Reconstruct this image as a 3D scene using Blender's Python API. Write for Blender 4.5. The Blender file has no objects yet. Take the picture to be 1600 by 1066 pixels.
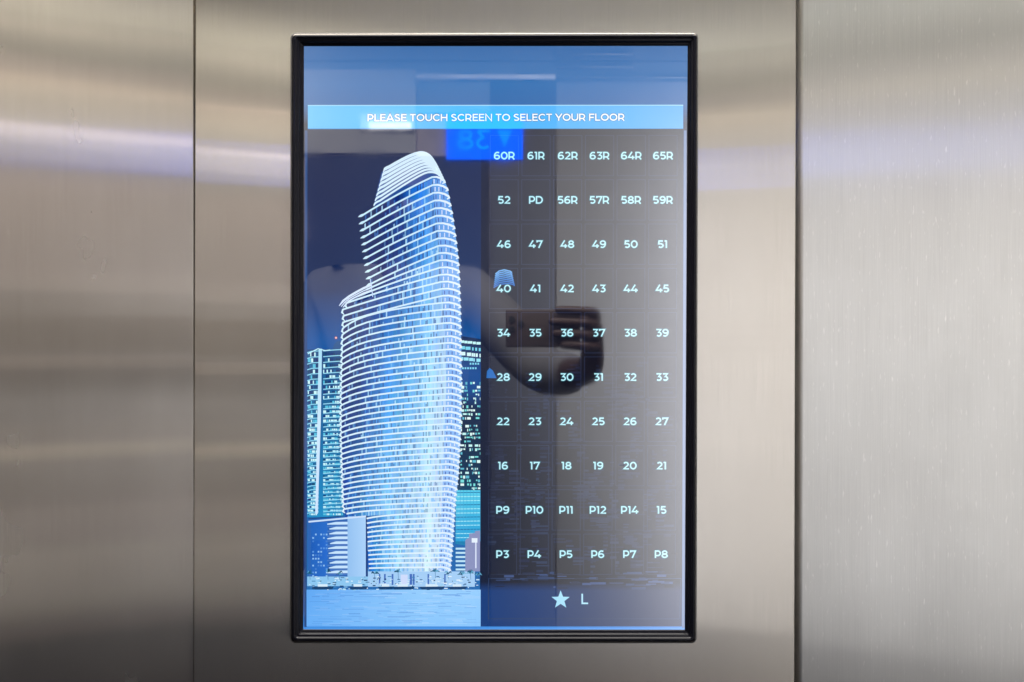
import bpy, bmesh, math, random
from mathutils import Vector
random.seed(7)
C = bpy.context.scene.collection
S = bpy.context.scene
CAM = Vector((0.0, -0.70, 1.35))
PX = 0.0006                       # metres per photo pixel on the panel plane (y = 0)
R = math.radians

# ------------------------------------------------------------------ camera, world, lamps, exposure
cd = bpy.data.cameras.new('camera'); cam = bpy.data.objects.new('camera', cd); C.objects.link(cam)
cam.location = CAM; cam.rotation_euler = (R(90), 0, 0)
cd.sensor_fit = 'HORIZONTAL'; cd.sensor_width = 36.0; cd.lens = 36.0*0.70/(1600*PX)
cd.clip_start = 0.01; cd.clip_end = 60
S.camera = cam
w = bpy.data.worlds.new('World'); S.world = w; w.use_nodes = True
w.node_tree.nodes['Background'].inputs[0].default_value = (0.9, 0.92, 1.0, 1)
w.node_tree.nodes['Background'].inputs[1].default_value = 0.12
S.view_settings.view_transform = 'Standard'; S.view_settings.look = 'None'
S.view_settings.exposure = 0.0; S.view_settings.gamma = 1.0; S.view_settings.use_curve_mapping = False
S.render.engine = 'CYCLES'
S.cycles.use_denoising = True
S.cycles.max_bounces = 8; S.cycles.glossy_bounces = 5; S.cycles.diffuse_bounces = 3
S.cycles.sample_clamp_indirect = 6.0

def area(name, loc, rot, sx, sy, power, col):
    l = bpy.data.lights.new(name, 'AREA'); l.shape = 'RECTANGLE'; l.size = sx; l.size_y = sy
    l.energy = power; l.color = col
    o = bpy.data.objects.new(name, l); o.location = loc; o.rotation_euler = [R(a) for a in rot]; C.objects.link(o)
    return o
area('ceiling_lamp', (0.0, -0.42, 2.40), (0, 0, 0), 1.3, 0.45, 58, (1.0, 0.95, 0.89))
area('far_wall_fill', (0.72, -1.31, 1.18), (-90, 0, 0), 0.26, 1.75, 35, (0.98, 0.98, 1.0))  # unseen lamp added to wash the far wall for the screen's grey gradient

area('header_fill', (-1.08, -1.30, 2.20), (-90, 0, 0), 0.70, 0.2, 6.5, (1.0, 0.93, 0.84))  # unseen lamp added to brighten the beige header mirrored in the steel

# ------------------------------------------------------------------ helpers
def lin(c):
    return tuple(((v/255)/12.92 if v <= 10.31 else (((v/255)+0.055)/1.055)**2.4) for v in c)
def W(px, py, h=0.0):
    """photo pixel -> world point on the plane h metres in front of the steel panel"""
    k = (0.70-h)/0.70
    return Vector(((px-800)*PX*k, -h, 1.35+(533-py)*PX*k))
def link(name, me, mat, parent=None, loc=None):
    o = bpy.data.objects.new(name, me); C.objects.link(o)
    if mat: me.materials.append(mat)
    if parent: o.parent = parent
    if loc is not None: o.location = loc
    return o
def tag(o, label=None, cat=None, group=None, kind=None):
    if label: o['label'] = label
    if cat: o['category'] = cat
    if group: o['group'] = group
    if kind: o['kind'] = kind
    return o
def box_bm(bm, x0, x1, y0, y1, z0, z1):
    v = [bm.verts.new((x, y, z)) for x in (x0, x1) for y in (y0, y1) for z in (z0, z1)]
    for f in ((0,1,3,2),(4,6,7,5),(0,4,5,1),(2,3,7,6),(0,2,6,4),(1,5,7,3)):
        bm.faces.new([v[i] for i in f])
def box(name, x0, x1, y0, y1, z0, z1, mat, parent=None, bevel=0.0, seg=3, off=Vector((0,0,0))):
    bm = bmesh.new(); box_bm(bm, x0-off.x, x1-off.x, y0-off.y, y1-off.y, z0-off.z, z1-off.z)
    bmesh.ops.recalc_face_normals(bm, faces=bm.faces)
    if bevel: bmesh.ops.bevel(bm, geom=bm.edges[:], offset=bevel, segments=seg, affect='EDGES', profile=0.5)
    me = bpy.data.meshes.new(name); 
    uv = bm.loops.layers.uv.new('UVMap')
    for f in bm.faces:
        f.smooth = bool(bevel)
        for l in f.loops: l[uv].uv = (l.vert.co.x + l.vert.co.y*0.3, l.vert.co.z)
    bm.to_mesh(me); bm.free()
    if bevel:
        try: me.set_sharp_from_angle(angle=R(50))
        except Exception: pass
    return link(name, me, mat, parent)

# ------------------------------------------------------------------ materials
def newmat(name):
    m = bpy.data.materials.new(name); m.use_nodes = True
    return m, m.node_tree.nodes, m.node_tree.links
def plain(name, col, rough=0.5, metal=0.0, emit=None, es=1.0, var=0.06, scale=8.0, ior=1.5):
    m, N, L = newmat(name); b = N['Principled BSDF']
    b.inputs['Roughness'].default_value = rough; b.inputs['Metallic'].default_value = metal
    b.inputs['IOR'].default_value = ior
    tc = N.new('ShaderNodeTexCoord'); nz = N.new('ShaderNodeTexNoise'); nz.inputs['Scale'].default_value = scale
    nz.inputs['Detail'].default_value = 5
    L.new(tc.outputs['Object'], nz.inputs['Vector'])
    mx = N.new('ShaderNodeMix'); mx.data_type = 'RGBA'
    mx.inputs['A'].default_value = tuple(v*(1-var) for v in col)+(1,)
    mx.inputs['B'].default_value = tuple(min(1, v*(1+var)) for v in col)+(1,)
    L.new(nz.outputs['Fac'], mx.inputs['Factor']); L.new(mx.outputs['Result'], b.inputs['Base Color'])
    if emit:
        b.inputs['Emission Color'].default_value = tuple(emit)+(1,); b.inputs['Emission Strength'].default_value = es
    return m

def steel(name, col, a_sharp, a_soft, mix, aniso=0.93, grain=0.05, seed=0.0, flecks=0.08):
    """vertically brushed stainless steel: two anisotropic lobes, smooth along the grain, wide across it"""
    m, N, L = newmat(name)
    for n in list(N):
        if n.type == 'BSDF_PRINCIPLED': N.remove(n)
    out = [n for n in N if n.type == 'OUTPUT_MATERIAL'][0]
    tc = N.new('ShaderNodeTexCoord')
    def noise(sx, sz, detail, rough=0.6):
        mp = N.new('ShaderNodeMapping'); mp.inputs['Scale'].default_value = (sx, sx, sz)
        mp.inputs['Location'].default_value = (seed, 0, seed*1.7)
        nz = N.new('ShaderNodeTexNoise'); nz.inputs['Scale'].default_value = 1.0
        nz.inputs['Detail'].default_value = detail; nz.inputs['Roughness'].default_value = rough
        L.new(tc.outputs['Object'], mp.inputs['Vector']); L.new(mp.outputs['Vector'], nz.inputs['Vector'])
        return nz
    fine = noise(900, 14, 4); mid = noise(120, 3, 3); blot = noise(9, 5, 4)
    def remap(src, lo, hi):
        r = N.new('ShaderNodeMapRange'); r.inputs['From Min'].default_value = 0.3; r.inputs['From Max'].default_value = 0.7
        r.inputs['To Min'].default_value = lo; r.inputs['To Max'].default_value = hi
        L.new(src.outputs['Fac'], r.inputs['Value']); return r.outputs['Result']
    def mul(a, b):
        n = N.new('ShaderNodeMath'); n.operation = 'MULTIPLY'
        for i, s in enumerate((a, b)):
            if isinstance(s, float): n.inputs[i].default_value = s
            else: L.new(s, n.inputs[i])
        return n.outputs[0]
    g = mul(mul(remap(fine, 1-grain, 1+grain), remap(mid, 1-grain*0.28, 1+grain*0.28)), remap(blot, 1-0.025, 1+0.025))
    fl_ = noise(420, 90, 2, 0.5); fk = N.new('ShaderNodeMapRange')
    fk.inputs['From Min'].default_value = 0.63; fk.inputs['From Max'].default_value = 0.78
    fk.inputs['To Min'].default_value = 1.0; fk.inputs['To Max'].default_value = 1.0+flecks
    L.new(fl_.outputs['Fac'], fk.inputs['Value']); g = mul(g, fk.outputs['Result'])
    vm = N.new('ShaderNodeVectorMath'); vm.operation = 'SCALE'; vm.inputs[0].default_value = col; L.new(g, vm.inputs['Scale'])
    tg = N.new('ShaderNodeTangent'); tg.direction_type = 'UV_MAP'; tg.uv_map = 'UVMap'
    bp = N.new('ShaderNodeBump'); bp.inputs['Strength'].default_value = 0.02; bp.inputs['Distance'].default_value = 0.0002
    L.new(mid.outputs['Fac'], bp.inputs['Height'])
    sh = []
    for a in (a_sharp, a_soft):
        gl = N.new('ShaderNodeBsdfAnisotropic'); gl.distribution = 'GGX'
        L.new(vm.outputs[0], gl.inputs['Color'])
        rr = mul(remap(blot, 0.93, 1.07), float(math.sqrt(a)))
        L.new(rr, gl.inputs['Roughness']); gl.inputs['Anisotropy'].default_value = aniso if a is a_sharp else aniso*0.86
        gl.inputs['Rotation'].default_value = ROT
        L.new(tg.outputs['Tangent'], gl.inputs['Tangent'])
        sh.append(gl)
    ms = N.new('ShaderNodeMixShader'); ms.inputs[0].default_value = mix
    L.new(sh[0].outputs[0], ms.inputs[1]); L.new(sh[1].outputs[0], ms.inputs[2])
    L.new(ms.outputs[0], out.inputs['Surface'])
    return m
ROT = 0.25
M_mid = steel('brushed_steel', (0.585, 0.545, 0.485), 0.020, 0.045, 0.25, aniso=0.942, grain=0.04)
M_left = steel('brushed_steel_soft', (0.545, 0.505, 0.45), 0.030, 0.07, 0.45, aniso=0.90, grain=0.04, seed=3.1)
M_right = steel('brushed_steel_matt', (0.68, 0.665, 0.625), 0.05, 0.14, 0.6, aniso=0.88, grain=0.05, seed=6.7, flecks=0.28)
M_trim = plain('polished_steel', (0.09, 0.088, 0.086), 0.5, 1.0)
M_black = plain('gloss_black_plastic', (0.003, 0.003, 0.005), 0.11, var=0.2, scale=60, ior=1.22)
M_gap = plain('dark_rubber', (0.012, 0.011, 0.010), 0.7)

def display_mat():
    m, N, L = newmat('lit_display'); b = N['Principled BSDF']
    at = N.new('ShaderNodeAttribute'); at.attribute_name = 'Col'
    b.inputs['Base Color'].default_value = (0.002, 0.002, 0.003, 1)
    b.inputs['IOR'].default_value = DISPLAY_IOR
    tc = N.new('ShaderNodeTexCoord'); nz = N.new('ShaderNodeTexNoise'); nz.inputs['Scale'].default_value = 22
    nz.inputs['Detail'].default_value = 6
    L.new(tc.outputs['Object'], nz.inputs['Vector'])
    mr = N.new('ShaderNodeMapRange'); mr.inputs['From Min'].default_value = 0.35; mr.inputs['From Max'].default_value = 0.75
    mr.inputs['To Min'].default_value = 0.01; mr.inputs['To Max'].default_value = 0.07
    L.new(nz.outputs['Fac'], mr.inputs['Value']); L.new(mr.outputs['Result'], b.inputs['Roughness'])
    L.new(at.outputs['Color'], b.inputs['Emission Color']); b.inputs['Emission Strength'].default_value = 1.0
    return m
DISPLAY_IOR = 2.55
M_disp = display_mat()

# ------------------------------------------------------------------ steel panels
seamL, seamR = (303.5-800)*PX, (1243-800)*PX
gapR = 0.0048
ZT, XL, XR = 2.42, -1.45, 1.45
def tilt(o):                       # the seams lean by a hair in the photo
    o.rotation_euler = (0, R(0.15), 0); return o
mid = box('steel_panel', seamL, seamR, 0.0, 0.020, 0.0, ZT, M_mid, bevel=0.0013)
left = box('steel_panel', XL, seamL-0.0016, 0.0016, 0.020, 0.0, ZT, M_left, bevel=0.0006)
right = box('steel_panel', seamR+gapR, XR, 0.0, 0.020, 0.0, ZT, M_right, bevel=0.003, seg=5)
for o in (mid, left, right):
    me = o.data; me.transform(__import__('mathutils').Matrix.Translation((0, 0, -1.35)))
    o.location.z = 1.35; tilt(o)
left.rotation_euler.x = R(0.45)
tag(mid, 'brushed steel wall panel that holds the black framed touch screen', 'wall panel')
tag(left, 'recessed brushed steel wall panel with soft streaks, beyond the thin brown seam', 'wall panel')
tag(right, 'plain pale brushed steel wall panel past the wide dark gap', 'wall panel')
tag(box('wall_backing', XL, XR, 0.0215, 0.05, 0, ZT, M_gap), kind='structure')

# ------------------------------------------------------------------ the lift car behind the camera (seen as reflections)
YB = -1.65
KB = (0.70-YB)/0.70*PX             # metres per photo pixel on the mirrored far wall
def BX(px): return (px-800)*KB
def BZ(py): return 1.35+(533-py)*KB
M_wall = plain('mauve_wall', (0.40, 0.355, 0.36), 0.5)
M_walld = plain('added_taupe_band', (0.14, 0.12, 0.112), 0.5)
M_wallb = plain('bluish_band', (0.09, 0.083, 0.10), 0.45)
M_beige = plain('beige_header', (0.78, 0.70, 0.59), 0.5)
M_pale = plain('pale_panel', (0.72, 0.70, 0.68), 0.5)
M_hgrey = plain('dimmed_grey_header', (0.20, 0.22, 0.24), 0.5)
M_board = plain('grey_board', (0.34, 0.34, 0.33), 0.5)
M_dark = plain('charcoal_skirting', (0.07, 0.075, 0.095), 0.5)
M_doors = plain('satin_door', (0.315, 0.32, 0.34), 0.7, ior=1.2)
M_leaf = plain('shaded_grey_door', (0.14, 0.148, 0.18), 0.7, ior=1.2)  # left leaf's shade put into a darker colour, dims the menu's reflection
M_ceil = plain('grey_green_ceiling', (0.78, 0.80, 0.76), 0.6)
M_strip = plain('grey_green_strip', (0.16, 0.17, 0.165), 0.6)
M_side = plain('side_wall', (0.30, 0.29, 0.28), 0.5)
M_floor = plain('dark_floor', (0.05, 0.048, 0.05), 0.35)
def st(name, *a): return tag(box(name, *a), kind='structure')
st('floor', XL-0.1, XR+0.1, YB-0.1, 0.05, -0.05, 0.0, M_floor)
st('ceiling', XL-0.1, XR+0.1, YB-0.1, 0.05, ZT, ZT+0.05, M_ceil)
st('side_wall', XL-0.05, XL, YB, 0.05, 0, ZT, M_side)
st('skirting_or_added_dado', XL+0.001, XL+0.012, YB+0.02, 0.0, 0.001, 0.66, M_dark)  # dark dado added to darken the left panel's lower reflection
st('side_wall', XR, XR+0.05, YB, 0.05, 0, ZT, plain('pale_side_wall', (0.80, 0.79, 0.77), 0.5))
far = tag(bpy.data.objects.new('far_wall', None), kind='structure'); C.objects.link(far)
box('wall_face', XL, XR, YB-0.06, YB-0.012, 0, ZT, M_wall, far)
XC, XD = BX(476), BX(764)
M_tint = plain('added_dark_board', (0.055, 0.058, 0.075), 0.7, ior=1.2)
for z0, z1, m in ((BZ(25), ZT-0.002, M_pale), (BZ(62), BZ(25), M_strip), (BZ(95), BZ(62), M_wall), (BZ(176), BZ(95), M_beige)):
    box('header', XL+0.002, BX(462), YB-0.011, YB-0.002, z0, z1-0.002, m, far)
    box('header', BX(463), BX(1080), YB-0.011, YB-0.002, z0, z1-0.002, M_hgrey, far)  # middle stretch set grey to dim its reflection in the screen top
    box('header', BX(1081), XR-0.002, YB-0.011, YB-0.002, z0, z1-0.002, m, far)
for py0, py1, m in ((245, 440, M_wall), (440, 545, M_walld), (545, 566, M_wall), (566, 655, M_wallb), (655, 690, M_walld),
                    (690, 713, M_beige), (713, 790, M_walld), (790, 860, M_wall), (860, 965, M_pale)):
    box('added_cladding', XL+0.002, XC, YB-0.011, YB-0.002, BZ(py1), BZ(py0)-0.002, m, far)  # invented bands, coloured to streak the brushed steel's reflection
box('added_cladding', XC+0.003, XD, YB-0.011, YB-0.002, BZ(1003), BZ(243)-0.002, M_tint, far)  # dark board added to keep the screen's left reflection dark
box('skirting_or_added_dado', XL+0.002, 0.78, YB-0.011, YB+0.002, 0.001, BZ(1003)-0.002, M_dark, far)
# upper pale board with its downlight
box('header', XL+0.002, BX(650), YB-0.0015, YB+0.006, BZ(240), BZ(110), M_board, far)
dr = bpy.data.objects.new('lift_door', None); C.objects.link(dr); dr.location = (0.137, YB, 0)
tag(dr, 'pale satin lift doors mirrored in the screen beyond a fine vertical seam', 'lift door')
off = dr.location
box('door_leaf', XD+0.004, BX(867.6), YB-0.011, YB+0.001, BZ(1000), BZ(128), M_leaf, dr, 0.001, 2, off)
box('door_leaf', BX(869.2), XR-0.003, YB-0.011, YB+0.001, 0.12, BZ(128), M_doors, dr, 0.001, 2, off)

box('top_rail', BX(651), BX(867.6), YB+0.002, YB+0.016, BZ(126), BZ(119), M_pale, dr, 0.002, 2, off)
box('top_rail', BX(869.2), XR-0.003, YB+0.002, YB+0.012, BZ(124), BZ(122), M_board, dr, 0.002, 2, off)
for py in (86, 106): box('top_rail', BX(869.2), BX(990), YB-0.001, YB+0.010, BZ(py+1.5), BZ(py-1), M_board, dr, 0.002, 2, off)

# ------------------------------------------------------------------ frame + display
OC = [(455.5, 53.3), (1089.6, 52.0), (1087.0, 1003.7), (455.0, 1003.4)]      # outer corners: TL TR BR BL
IC = [(475.0, 72.5), (1074.3, 72.0), (1069.8, 984.0), (473.8, 983.4)]        # display corners
def lerp(a, b, t): return (a[0]+(b[0]-a[0])*t, a[1]+(b[1]-a[1])*t)
def rrect(cs, r, n=7):
    pts = []
    for i in range(4):
        p = Vector(cs[i]); a = Vector(cs[i-1]); b = Vector(cs[(i+1) % 4])
        u = (a-p).normalized(); v = (b-p).normalized(); c = p+u*r+v*r
        for k in range(n):
            t = k/(n-1)*math.pi/2
            pts.append(c - v*r*math.cos(t) - u*r*math.sin(t))
    return pts
screen = bpy.data.objects.new('touch_screen', None); C.objects.link(screen)
ORG = W(771, 1004); screen.location = ORG
tag(screen, 'black framed floor selector touch screen glowing blue with a curved tower picture', 'touch screen')
def grow(cs, d):
    c0 = ((cs[0][0]+cs[2][0])/2, (cs[0][1]+cs[2][1])/2)
    return [(x+math.copysign(d, x-c0[0]), y+math.copysign(d, y-c0[1])) for x, y in cs]
def sweep(name, prof, mat, rmax, smooth=True):
    bm = bmesh.new(); rings = []
    for t, h in prof:
        cs = [lerp(OC[i], IC[i], t) for i in range(4)]
        r = max(0.6, rmax*(1-t)+0.2)
        rings.append([bm.verts.new(W(p.x, p.y, h/1000)-ORG) for p in rrect(cs, r)])
    for a, b in zip(rings, rings[1:]):
        n = len(a)
        for i in range(n):
            f = bm.faces.new((a[i], a[(i+1) % n], b[(i+1) % n], b[i])); f.smooth = smooth
    bmesh.ops.recalc_face_normals(bm, faces=bm.faces)
    me = bpy.data.meshes.new(name); bm.to_mesh(me); bm.free()
    return link(name, me, mat, screen)
sweep('frame', [(-0.01, 0.0), (-0.005, 3.2), (0.03, 4.9), (0.09, 6.0), (0.16, 6.4), (0.26, 6.3), (0.34, 5.6), (0.39, 4.8), (0.46, 4.5),
                (0.56, 4.4), (0.62, 4.0), (0.68, 2.6), (0.74, 2.1), (0.86, 1.7), (0.95, 1.1), (1.0, 0.6), (1.02, 0.3)], M_black, 6.5)
sweep('halo_trim', [(-0.085, 0.0), (-0.08, 0.3), (-0.004, 0.4), (0.0, 0.1)], M_trim, 7.5, False)  # lip added for the pale halo line around the frame

class Flat:
    """flat coloured polygons on the display, given in photo pixels; colours are sRGB 0-255"""
    def __init__(s, h): s.v = []; s.f = []; s.c = []; s.h = h/1000
    def poly(s, pts, cols, dh=0.0):
        if not isinstance(cols, list): cols = [cols]*len(pts)
        b = len(s.v)
        for p, c in zip(pts, cols):
            s.v.append(W(p[0], p[1], s.h+dh/1000)); s.c.append(lin(c))
        # keep every face turned to the viewer
        ar = sum(pts[i-1][0]*pts[i][1]-pts[i][0]*pts[i-1][1] for i in range(len(pts)))
        ids = list(range(b, b+len(pts)))
        s.f.append(ids[::-1] if ar > 0 else ids)
    def rect(s, x0, y0, x1, y1, c, dh=0.0): s.poly([(x0,y0),(x1,y0),(x1,y1),(x0,y1)], c, dh)
    def grid(s, fx, nu, nv, fc, dh=0.0):
        """fx(u,v) -> pixel, fc(u,v) -> colour"""
        for i in range(nu):
            for j in range(nv):
                q = [(i/nu,j/nv),((i+1)/nu,j/nv),((i+1)/nu,(j+1)/nv),(i/nu,(j+1)/nv)]
                s.poly([fx(*a) for a in q], [fc(*a) for a in q], dh)
    def ribbon(s, pts, wd, col, dh=0.0, closed=False):
        n = len(pts)
        ws = wd if isinstance(wd, list) else [wd]*n
        cs = col if isinstance(col, list) else [col]*n
        L_, R_ = [], []
        for i, p in enumerate(pts):
            a = pts[i-1] if (i > 0 or closed) else None
            b = pts[(i+1) % n] if (i < n-1 or closed) else None
            d = [Vector((q[0]-o[0], q[1]-o[1])) for o, q in ((a, p), (p, b)) if o is not None and q is not None]
            d = [x.normalized() for x in d if x.length > 1e-9] or [Vector((1, 0))]
            t = sum(d, Vector((0, 0)))
            t = t.normalized() if t.length > 1e-6 else d[0]
            nrm = Vector((-t.y, t.x)); k = 1/max(0.55, abs(nrm.dot(Vector((-d[0].y, d[0].x)))))
            L_.append((p[0]+nrm.x*ws[i]/2*k, p[1]+nrm.y*ws[i]/2*k)); R_.append((p[0]-nrm.x*ws[i]/2*k, p[1]-nrm.y*ws[i]/2*k))
        for i in range(n if closed else n-1):
            j = (i+1) % n
            s.poly([L_[i], L_[j], R_[j], R_[i]], [cs[i], cs[j], cs[j], cs[i]], dh)
    def build(s, name, parent, pivot=None):
        """pivot: world point that becomes the object's origin"""
        pv = pivot if pivot is not None else ORG
        me = bpy.data.meshes.new(name)
        me.from_pydata([v-pv for v in s.v], [], s.f)
        at = me.color_attributes.new('Col', 'FLOAT_COLOR', 'POINT')
        for i, c in enumerate(s.c): at.data[i].color = (*c, 1)
        me.update()
        o = link(name, me, M_disp, parent)
        return o
def mixc(a, b, t):
    t = max(0, min(1, t)); return tuple(a[i]+(b[i]-a[i])*t for i in range(3))
def ramp(stops, t):
    for (t0, c0), (t1, c1) in zip(stops, stops[1:]):
        if t <= t1: return mixc(c0, c1, (t-t0)/(t1-t0))
    return stops[-1][1]
def interp(stops, t):
    if t <= stops[0][0]: return stops[0][1]
    for (t0, c0), (t1, c1) in zip(stops, stops[1:]):
        if t <= t1: return c0+(c1-c0)*(t-t0)/(t1-t0)
    return stops[-1][1]

# --- stroke lettering -------------------------------------------------------
def arc(cx, cy, rx, ry, a0, a1, n=14):
    return [(cx+rx*math.cos(R(a0+(a1-a0)*i/n)), cy+ry*math.sin(R(a0+(a1-a0)*i/n))) for i in range(n+1)]
def rot180(st_, w_): return [[(w_-x, 1-y) for x, y in s] for s in st_]
six = [arc(.41, .315, .31, .232, 0, 360, 22), [(.70, .885)]+arc(.46, .47, .36, .445, 75, 182, 12)+[(.10, .33)]]
G = {
 '0': (.90, [arc(.45, .5, .36, .415, 0, 360, 26)]),
 '1': (.42, [[(.02, .915), (.26, .915)], [(.26, 1.0), (.26, 0)]]),
 '2': (.78, [arc(.37, .67, .28, .245, 155, -38, 12)+[(.10, .085), (.76, .085)]]),
 '3': (.76, [[(.07, .915), (.65, .915), (.37, .565)]+arc(.38, .325, .295, .24, 88, -142, 12)]),
 '4': (.88, [[(.54, 1.0), (.08, .27), (.88, .27)], [(.63, .50), (.63, 0)]]),
 '5': (.78, [[(.68, .915), (.18, .915), (.13, .55), (.36, .555)]+arc(.39, .322, .30, .237, 86, -142, 12)]),
 '6': (.82, six),
 '7': (.78, [[(.09, .72), (.09, .915), (.72, .915), (.30, 0)]]),
 '8': (.82, [arc(.41, .72, .265, .195, 0, 360, 20), arc(.41, .295, .32, .21, 0, 360, 20)]),
 '9': (.82, rot180(six, .82)),
 'P': (.80, [[(.10, 0), (.10, 1)], [(.10, .915), (.42, .915)]+arc(.42, .62, .30, .295, 90, -90, 12)+[(.10, .325)]]),
 'R': (.84, [[(.10, 0), (.10, 1)], [(.10, .915), (.42, .915)]+arc(.42, .62, .30, .295, 90, -90, 12)+[(.10, .325)], [(.50, .33), (.77, 0)]]),
 'D': (.92, [[(.10, 0), (.10, 1)], [(.10, .915), (.42, .915)]+arc(.42, .5, .42, .415, 90, -90, 14)+[(.10, .085)]]),
 'L': (.66, [[(.10, 1), (.10, .085), (.66, .085)]]),
 'E': (.72, [[(.10, 1), (.10, 0)], [(.10, .915), (.70, .915)], [(.10, .51), (.64, .51)], [(.10, .085), (.72, .085)]]),
 'A': (.94, [[(.03, 0), (.47, .98), (.91, 0)], [(.20, .28), (.74, .28)]]),
 'S': (.76, [arc(.38, .715, .27, .20, 32, 200, 10)+[(.20, .60), (.55, .42)]+arc(.38, .285, .30, .20, 20, -148, 10)]),
 'T': (.76, [[(.02, .915), (.74, .915)], [(.38, .915), (.38, 0)]]),
 'O': (1.02, [arc(.51, .5, .43, .415, 0, 360, 26)]),
 'U': (.90, [[(.09, 1), (.09, .42)]+arc(.45, .42, .36, .335, 180, 360, 12)+[(.81, 1)]]),
 'C': (.90, [arc(.50, .5, .42, .415, 42, 318, 20)]),
 'H': (.90, [[(.10, 0), (.10, 1)], [(.80, 0), (.80, 1)], [(.10, .5), (.80, .5)]]),
 'N': (.92, [[(.10, 0), (.10, .97), (.82, .03), (.82, 1)]]),
 'Y': (.84, [[(.02, 1), (.42, .38), (.82, 1)], [(.42, .40), (.42, 0)]]),
 'F': (.70, [[(.10, 0), (.10, 1)], [(.10, .915), (.70, .915)], [(.10, .47), (.62, .47)]]),
}
def text_width(t, cap, track):
    return sum((.34 if ch == ' ' else G[ch][0]+track)*cap for ch in t)-track*cap
def write(fl, t, cx, base, cap, col, halo=None, th=0.17, track=0.10, width=None, slope=0.0):
    w0 = text_width(t, cap, track); sx = (width/w0) if width else 1.0
    x = cx-w0*sx/2; k = 0
    for ch in t:
        if ch == ' ': x += .34*cap*sx; continue
        gw, strokes = G[ch]
        for s_ in strokes:
            q = [(x+a*cap*sx, base-b*cap+slope*(x-cx)) for a, b in s_]
            closed = abs(q[0][0]-q[-1][0])+abs(q[0][1]-q[-1][1]) < 1e-6
            if closed: q = q[:-1]
            if halo: fl.ribbon(q, th*cap+2.2, halo, 0.0+0.004*(k % 5), closed)
            fl.ribbon(q, th*cap, col, 0.03+0.004*(k % 5), closed); k += 1
        x += (gw+track)*cap*sx

# --- base of the display ----------------------------------------------------
fl = Flat(0.60)
def quadpt(cs): return lambda u, v: lerp(lerp(cs[0], cs[1], u), lerp(cs[3], cs[2], u), v)
fl.grid(quadpt(IC), 12, 30, lambda u, v: ramp([(0, (10, 92, 160)), (0.06, (18, 104, 172)), (0.105, (14, 96, 164)), (0.13, (14, 30, 62)), (0.9, (16, 40, 90)), (0.985, (28, 92, 178)), (1, (60, 140, 225))], v))
disp = fl.build('display', screen)
fl = Flat(0.66)
fl.ribbon([(478.5, 204), (477.3, 980)], 4.0, (34, 74, 132)); fl.ribbon([(1070.6, 204), (1067.6, 981)], 4.2, (96, 120, 165))
fl.ribbon([(478, 982.0), (1068, 982.4)], 2.6, (72, 150, 232), 0.02)
fl.build('border_line', disp)

# --- banner -----------------------------------------------------------------
fl = Flat(0.72)
fl.grid(lambda u, v: (481+586.5*u, 164.5+36.5*v), 10, 3, lambda u, v: ramp([(0, (92, 190, 250)), (0.25, (76, 188, 252)), (0.4, (52, 180, 250)), (1, (84, 172, 246))], u))
fl.ribbon([(481, 165), (1067.5, 164.6)], 1.6, (150, 212, 252), 0.02); fl.ribbon([(481, 201.3), (1067.5, 200.8)], 1.4, (60, 150, 220), 0.02)
ban = fl.build('banner', screen)
fl = Flat(0.76)
write(fl, 'PLEASE TOUCH SCREEN TO SELECT YOUR FLOOR', 775, 189.2, 11.2, (246, 252, 255), (58, 128, 190), 0.18, 0.09, 402, -0.002)
fl.build('lettering', ban)

# --- picture ----------------------------------------------------------------
X0, X1, Y0, Y1 = 481.0, 752.0, 201.5, 979.0
fl = Flat(0.66)
SKYS = [(0, (14, 34, 74)), (0.15, (12, 36, 82)), (0.28, (10, 42, 90)), (0.36, (10, 58, 118)), (0.42, (6, 84, 158)), (0.6, (10, 92, 165)), (1, (40, 110, 180))]
fl.grid(lambda u, v: (X0+(X1-X0)*u-2.2*v, Y0+(Y1-Y0)*v), 8, 40, lambda u, v: mixc(ramp(SKYS, v), (14, 22, 60), 0.35*(1-u)*(1-abs(2*u-0.3)) if v < .35 else 0))
pic = fl.build('picture', screen)

def jit(c, k): return tuple(max(0, min(255, v+random.uniform(-k, k))) for v in c)
# neighbouring tower, left
fl = Flat(0.70)
xs0, xs1 = 480.0, 536.0
fl.grid(lambda u, v: (xs0+(xs1-xs0)*u, 546+262*v), 6, 12, lambda u, v: mixc((8, 72, 130), (34, 150, 206), v*0.9))
y = 549.0; k = 0
while y < 806:
    st_ = interp([(546, 9.2), (640, 7.2), (808, 5.6)], y)
    for a, b in ((481, 497), (505, 536)):
        x = a
        while x < b-1:
            wd = random.choice((1.6, 2.2, 3.2, 4.5)); r = random.random(); bright = interp([(546, .30), (640, .58), (800, .72)], y)
            c = (205, 246, 250) if r < bright*0.6 else (90, 196, 226) if r < bright else jit((10, 58, 112), 12) if r < .85 else (16, 100, 150)
            fl.rect(x, y+2.0, min(b, x+wd), y+st_-1.0, c, 0.01); x += wd+random.uniform(0.2, 1.2)
    sag = 2.2
    fl.ribbon([(480, y+sag), (487, y), (498, y-.5)], 1.5, (140, 214, 240), 0.02)
    fl.ribbon([(505, y-.5), (516, y-1.6), (528, y-2.4), (536, y-2.6)], 1.5, (150, 218, 242), 0.02)
    y += st_; k += 1
fl.ribbon([(500.5, 545), (498.5, 660), (494.5, 803)], [5.2, 5.4, 4.0], [(170, 224, 248), (205, 234, 255), (205, 228, 255)], 0.03)
fl.ribbon([(481, 553), (497, 545), (508, 548), (516, 547)], 1.6, (190, 236, 248), 0.035)
fl.poly([(519, 547), (522, 538), (527, 533), (532, 533), (535, 547)], (30, 84, 140), 0.005)
fl.poly(arc(525, 528, 2.6, 2.6, 0, 360, 12)[:-1], (120, 70, 120), 0.03); fl.poly(arc(525, 528, 1.5, 1.5, 0, 360, 10)[:-1], (255, 205, 190), 0.035)
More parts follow.
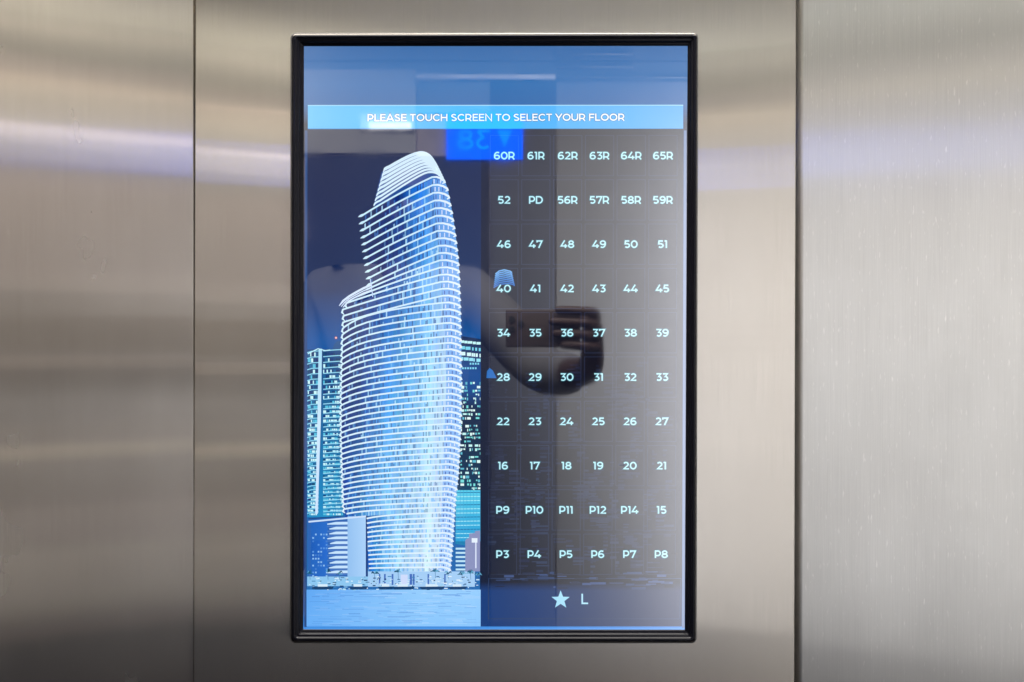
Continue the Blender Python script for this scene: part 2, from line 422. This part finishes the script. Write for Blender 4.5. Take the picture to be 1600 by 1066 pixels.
fl.build('building_image', pic)

# office block, right
fl = Flat(0.70)
fl.grid(lambda u, v: (713+38.5*u-1.5*v, 524+6*u+326*v), 4, 12, lambda u, v: ramp([(0, (6, 40, 84)), (0.1, (6, 52, 110)), (0.22, (6, 92, 176)), (0.27, (6, 56, 116)), (0.35, (8, 34, 66)), (0.7, (10, 52, 84)), (1, (20, 130, 180))], v))
for yy, hh, c in ((532, 4, (196, 246, 250)), (541, 5, (120, 214, 240)), (550, 5.5, (214, 248, 252)), (558, 5, (150, 226, 246))):
    x = 719
    while x < 751:
        wd = random.uniform(2, 9); fl.rect(x, yy+(x-719)*.1, min(751, x+wd), yy+hh+(x-719)*.1, c, 0.01); x += wd+random.choice((0.3, .8, 2.5))
for yy in (567, 574): 
    for x in range(722, 750, 4):
        if random.random() < .55: fl.rect(x, yy, x+2.6, yy+3, (130, 214, 240), 0.01)
y = 597
while y < 764:
    x = 719.5
    while x < 750:
        wd = random.choice((1.4, 2.2, 3.0, 5.6)); r = random.random()
        if r < .60+.28*math.sin(y*.09)*math.sin(x*.2+y*.05): fl.rect(x, y, min(750.5, x+wd), y+random.uniform(2.2, 4.8), random.choice(((198, 244, 244), (226, 252, 250), (96, 186, 210), (120, 220, 220))), 0.01)
        x += wd+random.uniform(.6, 1.6)
    y += 6.1
fl.grid(lambda u, v: (712+38.6*u, 766+80*v), 3, 5, lambda u, v: mixc((90, 206, 236), (32, 158, 216), v), 0.012)
for i in range(12):
    yy = 770+i*6.4; fl.ribbon([(712, yy), (750.5, yy-0.6)], 1.2, (170, 238, 246) if i % 3 else (20, 104, 160), 0.02)
for i in range(8): fl.ribbon([(714+i*5.2, 766), (713.6+i*5.2, 846)], 0.7, (60, 170, 220), 0.024)
fl.poly([(727, 844), (733, 840), (733, 834), (742, 833), (742, 830), (750.2, 829), (750, 893), (727, 893)], (138, 146, 190), 0.03)
fl.rect(737, 841, 746, 848, (230, 242, 255), 0.034); fl.rect(742.5, 848, 744.5, 888, (222, 232, 252), 0.034)
for i in range(6): fl.rect(712, 856+i*6.5, 727, 859+i*6.5, (190, 228, 246), 0.03)
fl.build('building_image', pic)

# main tower
HZ = 905.0
def corner_x(y): return interp([(240, 662), (276, 675), (378, 685), (447, 690), (519, 696), (600, 697.5), (680, 694), (745, 692), (812, 689), (896, 684)], y)
def right_x(y): return interp([(240, 665), (251, 678), (265, 685), (279, 692), (292, 698.7), (310, 702), (333, 706.5), (355, 710), (382, 713.5), (411, 716.7), (436, 718), (485, 719.5), (552, 721), (643, 721), (677, 720), (744, 716.6), (778, 712.5), (812, 710), (863, 706.5), (900, 703)], y)
def left_x(y): return interp([(269, 596), (294, 590), (319, 584), (334, 567), (346, 568), (389, 573), (432, 579), (446, 580), (462, 560), (478, 534), (492, 536), (530, 534), (575, 533), (620, 532), (680, 532), (744, 534), (795, 536), (806, 540), (809, 571), (893, 575)], y)
fl = Flat(0.74)
bands = []; y = 277.0
while y < 896:
    bands.append(y); y += 12.3-(y-277)/620*5.0
def front_y(yc, x, cx, rat=0.906, lx=None):
    lx = left_x(yc) if lx is None else lx
    t = (cx-x)/max(1, cx-lx)
    yl = HZ-(HZ-yc)*rat
    curve = (0.40*t + 0.28*t*t + 0.32*t**7) if yc > 470 else 0.85*t+0.15*t*t
    return yc+(yl-yc)*curve
def edge(yc):
    """left end of the slab whose corner stands at yc"""
    yl = HZ-(HZ-yc)*0.906
    return left_x(yl), yl
def glass(u, v):           # u 0 left .. 1 corner, v 0 top .. 1 bottom
    top = ramp([(0, (6, 30, 86)), (0.5, (8, 46, 116)), (0.72, (16, 112, 214)), (1, (60, 140, 226))], u)
    midc = ramp([(0, (6, 30, 96)), (0.22, (10, 74, 154)), (0.5, (52, 154, 234)), (0.8, (136, 202, 248)), (1, (184, 218, 250))], u)
    bot = ramp([(0, (10, 84, 176)), (0.12, (52, 150, 230)), (0.35, (146, 206, 252)), (0.7, (190, 224, 254)), (1, (206, 230, 255))], u)
    m = 1+.09*math.sin(u*23+1.0)*math.sin(u*9+.4)
    top, midc, bot = [tuple(min(255, q*m) for q in c_) for c_ in (top, midc, bot)]
    return mixc(top, midc, v/0.5) if v < .5 else mixc(midc, bot, (v-.5)/.45)
clump = {(a, b): random.choice((0, 0, 0, -.08, .10)) for a in range(30) for b in range(14)}
for i, yc in enumerate(bands[:-1]):
    yn = bands[i+1]; ex, ey = edge(yc); ex2, ey2 = edge(yn); cx = corner_x(yc); lx = max(ex, ex2 if ey2 < 460 else ex)
    n = int((cx-lx)/2.1); v = (yc-276)/620
    for k in range(n):
        a, b = lx+(cx-lx)*k/n, lx+(cx-lx)*(k+1)/n
        u = (k+.5)/n; c = glass(u, v); r = random.random()
        lit = 0.10+0.16*u*u+0.10*v+clump.get((i//3, k//7), 0)
        if 0.62 < u < 0.72: lit += .10
        if r < lit*0.55: c = mixc(c, (190, 232, 255), random.uniform(.35, .95)*(1-.35*v))
        elif r < lit: c = mixc(c, (90, 170, 250), .45)
        elif r > .86: c = mixc(c, (6, 34, 100), .5-.3*v)
        else: c = jit(c, 7)
        f = lambda x, yy, cx2: front_y(yy, x, cx2, lx=lx)
        h0 = 0.0 if random.random() < .7 else random.uniform(0, .35)
        p = [(a, f(a, yc, cx)), (b, f(b, yc, cx)), (b, f(b, yn, cx)), (a, f(a, yn, cx))]
        fl.poly(p, glass(u, v) if h0 else c)
        if h0:
            g = yn-yc; fl.poly([(a, p[0][1]+g*(.2+h0)), (b, p[1][1]+g*(.2+h0)), (b, p[2][1]-g*.1), (a, p[3][1]-g*.1)], c, 0.006)
    # rounded right end: pale soffits
    rx = right_x(yc+8)
    fl.poly([(cx, yc), (rx-2, yc+1.5), (rx, yc+6), (right_x(yn+8), yn+6), (corner_x(yn), yn)], [mixc((96, 158, 232), (160, 200, 250), v)]*5)
    for q in range(3):
        xx = cx+(rx-cx)*(0.12+0.25*q); fl.rect(xx, yc+3, xx+1.6, yc+(yn-yc)*.8, (70, 104, 188) if random.random() < .5 else (214, 226, 255), 0.006)
tower = fl.build('tower_image', pic)
# crown
fl = Flat(0.74)
crown = [(651, 241), (660, 239.5), (669.5, 242.5), (678.5, 251.5), (685, 265), (691, 278), (690, 283), (675, 280), (630, 302), (584, 323), (584, 319), (590, 294), (596, 269.5), (604, 262)]
fl.poly(crown, [(30, 76, 150)]*len(crown))
fl.build('tower_image', pic)
fl = Flat(0.80)
WHT = (218, 232, 255)
def bez(a, b, c, n=10):
    return [((1-t)**2*a[0]+2*t*(1-t)*b[0]+t*t*c[0], (1-t)**2*a[1]+2*t*(1-t)*b[1]+t*t*c[1]) for t in [k/n for k in range(n+1)]]
ncr = 8
for i in range(ncr):
    t = i/(ncr-1)
    xl = 599-15*t; yl = 266+53*t; xc = 657+15*t**0.8; yc = 239.5+30*t; xr = 677.5+16*t**.9; yr = 253+29*t
    p1 = bez((xl, yl+3), (xl+1, yl-2.5), (xl+9, yl-5), 4)+bez((xl+9, yl-5), (xc-16, yc+2), (xc-4, yc), 6)[1:]
    p2 = bez((xc-4, yc), (xr-9, yc-3.2), (xr, yr), 9)[1:]+[(xr+.2, yr+3.5), (xr-2.5, yr+5.5)]
    tk = 4.9-1.9*t
    fl.ribbon(p1+p2, [1.4, 2.2]+[tk]*(len(p1)-2)+[tk*1.1]*(len(p2)-2)+[2.0, 1.0], (214, 238, 255), 0.004*(i % 3))
for i, yc in enumerate(bands):
    ex, ey = edge(yc); cx = corner_x(yc); rx = right_x(yc+8); v = (yc-276)/620
    gap = (bands[i+1]-yc) if i+1 < len(bands) else 7
    upper = ey < 445
    pts = []
    if upper: pts += [(ex-7.5, ey+3.2), (ex-3, ey+1.2)]
    elif 465 < ey < 800: pts += [(ex+3.0, ey+gap*.72), (ex-.6, ey+gap*.40), (ex+.8, ey-.2)]
    for k in (.12, .35, .7, 1.2, 2, 3, 4, 5, 6, 7, 8):
        x = ex+(cx-ex)*k/8
        pts.append((x, front_y(yc, x, cx, lx=ex)))
    n0 = len(pts)
    bul = gap*0.62
    pts += [(cx+(rx-cx)*.35, yc-.4), (cx+(rx-cx)*.7, yc+bul*.25), (rx-1.2, yc+bul*.7), (rx, yc+bul*1.05), (rx-3.5, yc+bul*1.30)]
    th = interp([(276, 2.7), (450, 2.6), (600, 2.6), (900, 2.4)], yc)
    wid = [th]*n0+[th*1.05, th*1.2, th*1.25, th, th*.6]
    if upper: wid[0] = 0.8; wid[1] = 4.2
    elif 465 < ey < 800: wid[0] = .8; wid[1] = th*1.1
    cc = [mixc((200, 234, 255), (226, 244, 255), v)]*n0+[(226, 242, 255)]*5
    fl.ribbon(pts, wid, cc, 0.003*(i % 4))
# roof edge of the lower wing
for o_, t_ in ((0, 3.4), (4.5, 1.6), (8.5, 2.2)):
    fl.ribbon([(530+o_*.7, 478+o_*.3), (536+o_*.5, 470.5+o_*.6), (545, 463.5+o_*.8), (556, 457+o_*.85), (568, 450.5+o_*.9), (581, 445+o_)], [1.2, t_, t_, t_, t_, t_], (212, 230, 255), 0.02+o_*.001)
fl.ribbon([(578.5, 436), (582.5, 464)], 1.4, (190, 214, 250), 0.03)
fl.build('balcony_image', tower)

# low block at the water
fl = Flat(0.78)
fl.poly([(481, 812), (574, 806), (574, 902), (481, 902)], (40, 100, 180))
fl.grid(lambda u, v: (486+26*u, 816+86*v), 2, 3, lambda u, v: mixc((20, 74, 160), (40, 100, 196), u))
for i in range(46): 
    x, yy = 488+4.2*random.randint(0, 5), 834+5.4*random.randint(0, 12); fl.rect(x, yy, x+2.6, yy+2.6, random.choice(((90, 150, 224), (70, 126, 204), (140, 190, 240))), 0.004+.0001*i)
for i in range(11):
    yy = 817+i*7.6; fl.ribbon([(509+random.uniform(0, 7), yy+2.2), (525, yy+.8), (543, yy+.6)], [1.5, 4.2, 4.2], (198, 228, 254), 0.006); fl.ribbon([(511, yy+5.8), (543, yy+4.4)], 2, (70, 120, 196), 0.005)
fl.grid(lambda u, v: (543+28.5*u, 807+95*v), 2, 3, lambda u, v: mixc((146, 192, 240), (170, 210, 250), u), 0.01)
fl.ribbon([(573, 806), (573.4, 902)], 2.2, (26, 54, 110), 0.012)
fl.ribbon([(482, 815.5), (545, 809.5), (572, 806.8)], 2.6, (204, 226, 252), 0.014); fl.ribbon([(482, 811), (536, 806.5)], 1.4, (24, 60, 116), 0.014)
fl.build('building_image', pic)
# quay, trees, boats
fl = Flat(0.82)
fl.rect(575, 893, 742, 917, (164, 206, 246)); fl.rect(480, 901, 575, 916, (140, 198, 240))
for x in (592, 600, 612, 640, 645, 668, 694): fl.rect(x, 897, x+random.uniform(2, 4), 914, (70, 112, 190), 0.004)
fl.rect(626, 898, 637, 914, (206, 220, 252), 0.004)
for cx_, cy_, n_ in ((585, 896, 9), (622, 894, 9), (680, 893, 10), (700, 897, 6), (722, 898, 10), (735, 896, 12), (746, 899, 10), (484, 896, 6), (512, 894, 7), (530, 897, 6)):
    for k in range(n_):
        a = random.uniform(0, math.pi); l = random.uniform(3, 8)
        fl.ribbon([(cx_, cy_), (cx_+l*.6*math.cos(a), cy_-l*.75*math.sin(a)), (cx_+l*math.cos(a), cy_-l*.5*math.sin(a)+1)], [1.6, 1.4, .6], random.choice(((16, 70, 104), (24, 96, 130), (96, 170, 206))), 0.008+0.001*k)
    fl.ribbon([(cx_, cy_), (cx_+.6, 906)], .7, (70, 124, 170), 0.006)
for i in range(240):
    x = random.uniform(481, 748); yy = random.uniform(900, 921); l = random.uniform(1.0, 6)
    fl.rect(x, yy, min(751, x+l), yy+random.uniform(.8, 2.0), random.choice(((30, 86, 140), (60, 130, 186), (214, 240, 252), (230, 244, 255), (150, 206, 240), (196, 226, 250), (20, 62, 110))), 0.02+0.0003*i/10)
for x, l in ((590, 26), (612, 36), (655, 40), (700, 30), (488, 34), (545, 30)):
    fl.poly([(x, 917), (x+l, 916.5), (x+l-3, 921), (x+4, 921.5)], (20, 66, 112), 0.05); fl.rect(x+l*.25, 913, x+l*.7, 916.8, (214, 236, 252), 0.05)
fl.build('quay_image', pic)
fl = Flat(0.80)
fl.grid(lambda u, v: (479+272*u, 921.5+57.5*v), 12, 6, lambda u, v: mixc(mixc((96, 168, 244), (150, 206, 254), u*1.6), (120, 188, 250), v*.4))
for i in range(190):
    x = random.uniform(479, 730); yy = 923+random.random()**1.3*54; l = random.uniform(6, 34)
    c = mixc((96, 168, 244), (150, 206, 254), (x-479)/170); c = mixc(c, random.choice(((196, 220, 255), (70, 120, 206))), random.uniform(.15, .5))
    fl.rect(x, yy, min(750.5, x+l), yy+random.uniform(.5, 1.2), c, 0.01+0.0002*(i % 40))
fl.build('water_image', pic)

# --- floor menu -------------------------------------------------------------
fl = Flat(0.66)
def menuc(u, v):
    if v > .928: return mixc((12, 58, 122), (34, 48, 84), u*1.1)
    a = ramp([(0, (14, 18, 38)), (0.3, (9, 12, 28)), (0.6, (6, 11, 27)), (0.9, (8, 16, 34))], v)
    return mixc(mixc(a, (6, 30, 72), .5*(1-u/0.2) if u < .2 else 0), (16, 16, 20), u*.5)
fl.grid(lambda u, v: (752+315.5*u-2.2*v, 201.5+777.5*v), 16, 56, menuc)
menu = fl.build('menu_background', screen)
fl = Flat(0.69)         # the dimmed skyline behind the buttons
for i in range(150):
    x = random.uniform(756, 1040); top = random.uniform(560, 880); wd = random.uniform(5, 26)
    yy = top
    for k in range(random.randint(2, 7)):
        if yy > 900: break
        c = random.choice(((26, 40, 74), (34, 50, 84), (20, 34, 70), (44, 62, 96)))
        c = mixc(c, (12, 18, 38), 0.60-0.35*(yy-590)/310)
        fl.rect(x, yy, min(1062, x+wd*random.uniform(.4, 1)), yy+random.uniform(1.2, 4.5), c, 0.0003*i/10)
        yy += random.uniform(4, 9)
for i in range(70):
    x = random.uniform(762, 1050); yy = random.uniform(893, 918); fl.rect(x, yy, x+random.uniform(4, 26), yy+random.uniform(1, 4), random.choice(((40, 62, 104), (22, 36, 66), (58, 80, 128), (14, 20, 38))), 0.006+0.0002*i)
fl.build('skyline_image', menu)
fl = Flat(0.71)  # blue tower-top reflection drawn as lit strokes on the menu
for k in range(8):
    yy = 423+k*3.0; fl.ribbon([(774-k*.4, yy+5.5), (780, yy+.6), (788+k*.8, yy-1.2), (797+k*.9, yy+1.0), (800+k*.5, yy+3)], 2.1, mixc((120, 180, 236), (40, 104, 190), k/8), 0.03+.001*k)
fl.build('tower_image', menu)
fl = Flat(0.71)  # second small blue reflection, drawn as a lit shape
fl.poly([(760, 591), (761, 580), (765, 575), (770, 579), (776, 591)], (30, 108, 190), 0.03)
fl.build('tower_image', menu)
fl = Flat(0.70)
fl.ribbon([(763.5, 904), (1064, 904), (1061.5, 967), (763, 967)], 1.2, (44, 64, 100), 0.0, True)
fl.build('button_outline', menu)

rows = [['60R','61R','62R','63R','64R','65R'], ['52','PD','56R','57R','58R','59R'], ['46','47','48','49','50','51'],
        ['40','41','42','43','44','45'], ['34','35','36','37','38','39'], ['28','29','30','31','32','33'],
        ['22','23','24','25','26','27'], ['16','17','18','19','20','21'], ['P9','P10','P11','P12','P14','15'],
        ['P3','P4','P5','P6','P7','P8']]
TXT, HALO = (188, 240, 250), (16, 84, 104)
ob = Flat(0.70); piv0 = W(800, 600, 0.0007)
ob.ribbon([(778, 568.5), (822, 568.5), (822, 631.5), (778, 631.5)], 1.1, (35, 46, 74), 0.0, True)
proto = ob.build('floor_button', screen, piv0)
for r, row in enumerate(rows):
    for c, t in enumerate(row):
        cx = 788+49.6*c-2.8*r/9; cy = 243.3+69.2*r
        o = proto if (r == 0 and c == 0) else proto.copy()
        if o is not proto: C.objects.link(o)
        o.parent = screen; pv = W(cx, cy, 0.0007); o.location = pv-ORG
        o['label'] = 'floor button marked '+t
        fl = Flat(0.78); write(fl, t, cx, cy+6.0, 12.0, TXT, HALO, 0.175, 0.085)
        fl.build('floor_number', o, pv)
fl = Flat(0.78)
sp = [(876+(15 if i % 2 == 0 else 6.2)*math.sin(i*math.pi/5), 937.5-(15 if i % 2 == 0 else 6.2)*math.cos(i*math.pi/5)) for i in range(10)]
for i in range(10):
    fl.poly([(876, 937.5), sp[i], sp[(i+1) % 10]], (164, 222, 250), 0.02)
o = fl.build('star_symbol', screen)
fl = Flat(0.78); write(fl, 'L', 913.5, 944.3, 16.5, (178, 226, 246), (20, 70, 120), 0.15, 0.08)
fl.build('lobby_letter', screen)

fl = Flat(0.79)
for a in range(7):
    x = random.uniform(1047, 1056); fl.ribbon([(x, 865+random.uniform(-1.5, 1.5)), (x+random.uniform(2, 6), 865.5+random.uniform(-1.5, 1.5))], 1.0, (30, 28, 32), 0.001*a)
fl.build('smudge', screen)

# ------------------------------------------------------------------ floor indicator and downlight on the far wall
sg = bpy.data.objects.new('floor_indicator', None); C.objects.link(sg)
sx0, sx1, sz0, sz1 = BX(698), BX(817), BZ(250), BZ(178)
sg.location = ((sx0+sx1)/2, YB, sz0)
tag(sg, 'bright blue floor indicator reading 38 with a down arrow, mirrored beside the banner', 'floor indicator')
M_blue = plain('blue_lit_panel', (0.0, 0.01, 0.05), 0.4, emit=(0.0, 0.62, 6.0), es=1.0, ior=1.05)
M_blue2 = plain('pale_blue_lit', (0.0, 0.02, 0.08), 0.4, emit=(0.0, 1.35, 6.6), es=1.0, ior=1.05)
box('lit_panel', sx0, sx1, YB+0.002, YB+0.012, sz0, sz1, M_blue, sg, off=sg.location)
bm = bmesh.new()
def sign_quad(pts):
    vs = [bm.verts.new((x-sg.location.x, YB+0.0135-sg.location.y, z-sg.location.z)) for x, z in pts]
    bm.faces.new(vs)
# lettering faces the panel (+y); read from the panel side x runs from +x to -x
def sign_stroke(strokes, x_left, base, cap, th=0.15):
    f = Flat(0)
    for s_ in strokes:
        q = [(x_left-a*cap, base+b*cap) for a, b in s_]
        L_ = len(q)
        for i in range(L_-1):
            a, b = Vector(q[i]), Vector(q[i+1]); d = (b-a).normalized(); n = Vector((-d.y, d.x))*th*cap/2
            sign_quad([a+n, b+n, b-n, a-n])
for ch, x in (('3', BX(768)), ('8', BX(741))): sign_stroke(G[ch][1], x, BZ(236), (236-204)*KB)
sign_quad([(BX(800), BZ(205)), (BX(777), BZ(205)), (BX(788.5), BZ(232))])
me = bpy.data.meshes.new('lettering'); bm.to_mesh(me); bm.free(); link('lettering', me, M_blue2, sg)

lt = bpy.data.objects.new('wall_light', None); C.objects.link(lt); lt.location = (BX(610), YB, BZ(200))
tag(lt, 'small white wall light glowing in the reflection under the banner words', 'light')
M_lamp = plain('lit_diffuser', (0.8, 0.8, 0.8), 0.5, emit=(3.6, 3.5, 3.5), es=1.0)
box('housing', BX(566), BX(649), YB+0.0065, YB+0.030, BZ(206.5), BZ(183), M_pale, lt, off=lt.location)
box('diffuser', BX(580), BX(644), YB+0.0305, YB+0.034, BZ(205.5), BZ(197), M_lamp, lt, off=lt.location)

# ------------------------------------------------------------------ the photographer (only mirrored) and the phone
def skin_mesh(name, verts, edges, radii, mat, parent, root=0, sub=2):
    me = bpy.data.meshes.new(name); me.from_pydata(verts, edges, [])
    o = bpy.data.objects.new(name, me); C.objects.link(o)
    m = o.modifiers.new('s', 'SKIN'); m.use_smooth_shade = True
    lay = me.skin_vertices[0] if me.skin_vertices else None
    if lay is None:
        bpy.context.view_layer.objects.active = o
        bpy.ops.mesh.customdata_skin_add(); lay = me.skin_vertices[0]
    for i, r in enumerate(radii):
        lay.data[i].radius = r if isinstance(r, tuple) else (r, r)
        lay.data[i].use_root = (i == root)
    o.modifiers.new('u', 'SUBSURF').levels = sub
    dg = bpy.context.evaluated_depsgraph_get(); dg.update()
    nm = bpy.data.meshes.new_from_object(o.evaluated_get(dg)); nm.name = name
    bpy.data.objects.remove(o)
    for p in nm.polygons: p.use_smooth = True
    nm.materials.clear()
    return link(name, nm, mat, parent)
M_skin = plain('brown_skin', (0.045, 0.020, 0.018), 0.6)
M_shirt = plain('grey_shirt', (0.13, 0.13, 0.145), 0.85, scale=30)
M_trou = plain('dark_trousers', (0.03, 0.03, 0.04), 0.8)
M_hair = plain('black_hair', (0.012, 0.010, 0.010), 0.5)
M_phone = plain('dark_phone_back', (0.075, 0.055, 0.055), 0.6)
pr = bpy.data.objects.new('person', None); C.objects.link(pr); pr.location = (-0.29, -1.22, 0)
tag(pr, 'person in a grey shirt holding up a phone, faintly mirrored in the screen', 'person')
V = []; E = []; RD = []
def chain(pts, start=None):
    prev = start
    for p, r in pts:
        V.append((p[0]+0.29, p[1]+1.22, p[2])); RD.append(r)
        if prev is not None: E.append((prev, len(V)-1))
        prev = len(V)-1
    return prev
chain([((-.29, -1.22, .96), (.15, .10))])
ch = chain([((-.29, -1.22, 1.15), (.13, .09)), ((-.29, -1.21, 1.38), (.15, .10))], 0)
nb = chain([((-.29, -1.21, 1.52), (.07, .065)), ((-.27, -1.19, 1.575), (.055, .055)), ((-.25, -1.175, 1.64), (.065, .08)), ((-.25, -1.175, 1.72), (.070, .095)), ((-.25, -1.18, 1.79), (.045, .055))], ch)
chain([((-.25, -1.08, 1.675), (.014, .014))], nb-2)                     # nose
for sx in (-1, 1): chain([((-.25+sx*.077, -1.185, 1.68), (.012, .02))], nb-2)   # ears
for sx in (-1, 1):
    chain([((-.29+sx*.10, -1.22, .88), (.085, .09)), ((-.29+sx*.11, -1.20, .50), (.06, .065)), ((-.29+sx*.12, -1.24, .10), (.042, .045)), ((-.29+sx*.13, -1.10, .035), (.035, .03))], 0)
chain([((-.47, -1.20, 1.47), .06), ((-.55, -1.20, 1.20), .045), ((-.53, -1.12, .96), .032), ((-.525, -1.09, .87), (.022, .04)), ((-.52, -1.08, .79), (.012, .03))], ch)
wr = chain([((-.11, -1.19, 1.47), .06), ((.075, -1.03, 1.275), .046), ((.148, -.84, 1.285), .031)], ch)
pm = chain([((.160, -.772, 1.305), (.026, .036)), ((.156, -.750, 1.365), (.026, .046))], wr)
for i, (z, ln) in enumerate(((1.338, .050), (1.360, .066), (1.382, .072), (1.404, .060))):
    chain([((.160, -.722, z), .0105), ((.140, -.708, z+.002), .0095), ((.140-ln*.55, -.7085, z+.004), .009), ((.140-ln, -.711, z+.005), .0075)], pm)
chain([((.146, -.752, 1.392), .014), ((.122, -.748, 1.398), .012), ((.098, -.744, 1.396), .010)], pm)
body = skin_mesh('body', V, E, RD, M_skin, pr)
def shell(name, chains, mat):
    global V, E, RD
    V, E, RD = [], [], []
    idx = {}
    for start, pts in chains:
        idx[len(idx)] = chain(pts, start)
    return skin_mesh(name, V, E, RD, mat, pr)
shell('shirt', [(None, [((-.29, -1.22, .90), (.175, .125)), ((-.29, -1.22, 1.15), (.16, .115)), ((-.29, -1.21, 1.39), (.175, .12)), ((-.29, -1.205, 1.53), (.085, .078))]),
                (2, [((-.48, -1.20, 1.47), .078), ((-.555, -1.20, 1.20), .062), ((-.535, -1.13, 1.00), .048)]),
                (2, [((-.10, -1.19, 1.47), .078), ((.075, -1.035, 1.275), .062), ((.138, -.88, 1.282), .047)])], M_shirt)
shell('trousers', [(None, [((-.29, -1.22, .98), (.155, .11)), ((-.29, -1.22, .90), (.165, .115))]),
                   (1, [((-.40, -1.22, .80), .10), ((-.405, -1.20, .50), .08), ((-.41, -1.235, .10), .07)]),
                   (1, [((-.18, -1.22, .80), .10), ((-.175, -1.20, .50), .08), ((-.17, -1.235, .10), .07)])], M_trou)
shell('hair', [(None, [((-.25, -1.205, 1.66), (.076, .07)), ((-.25, -1.20, 1.75), (.082, .09)), ((-.25, -1.185, 1.815), (.055, .065))])], M_hair)
ph = bpy.data.objects.new('phone', None); C.objects.link(ph); ph.location = (0.055, -0.724, 1.374)
tag(ph, 'dark phone held sideways in the mirrored hand', 'phone')
box('phone_body', -0.012, 0.130, -0.728, -0.720, 1.338, 1.410, M_phone, ph, 0.003, 3, ph.location)
bm = bmesh.new()
for dx, dz in ((0.0, 0.0), (0.0, -0.019), (0.017, -0.009)):
    bmesh.ops.create_cone(bm, cap_ends=True, segments=20, radius1=0.006, radius2=0.0055, depth=0.0025,
        matrix=__import__('mathutils').Matrix.Translation((dx-0.055, 0.0052, dz+0.018))@__import__('mathutils').Matrix.Rotation(R(90), 4, 'X'))
me = bpy.data.meshes.new('lens'); bm.to_mesh(me); bm.free(); link('lens', me, M_trim, ph)

ls = tag(box('added_light_strip', XL+0.003, BX(462), YB-0.001, YB+0.008, BZ(187), BZ(179), plain('added_lit_strip', (0.8, 0.8, 0.8), 0.5, emit=(3.4, 3.2, 3.1))),
         'long thin glowing strip added under the beige header for the white line across the steel', 'added light strip')  # unseen strip, added to draw the white streak in the steel
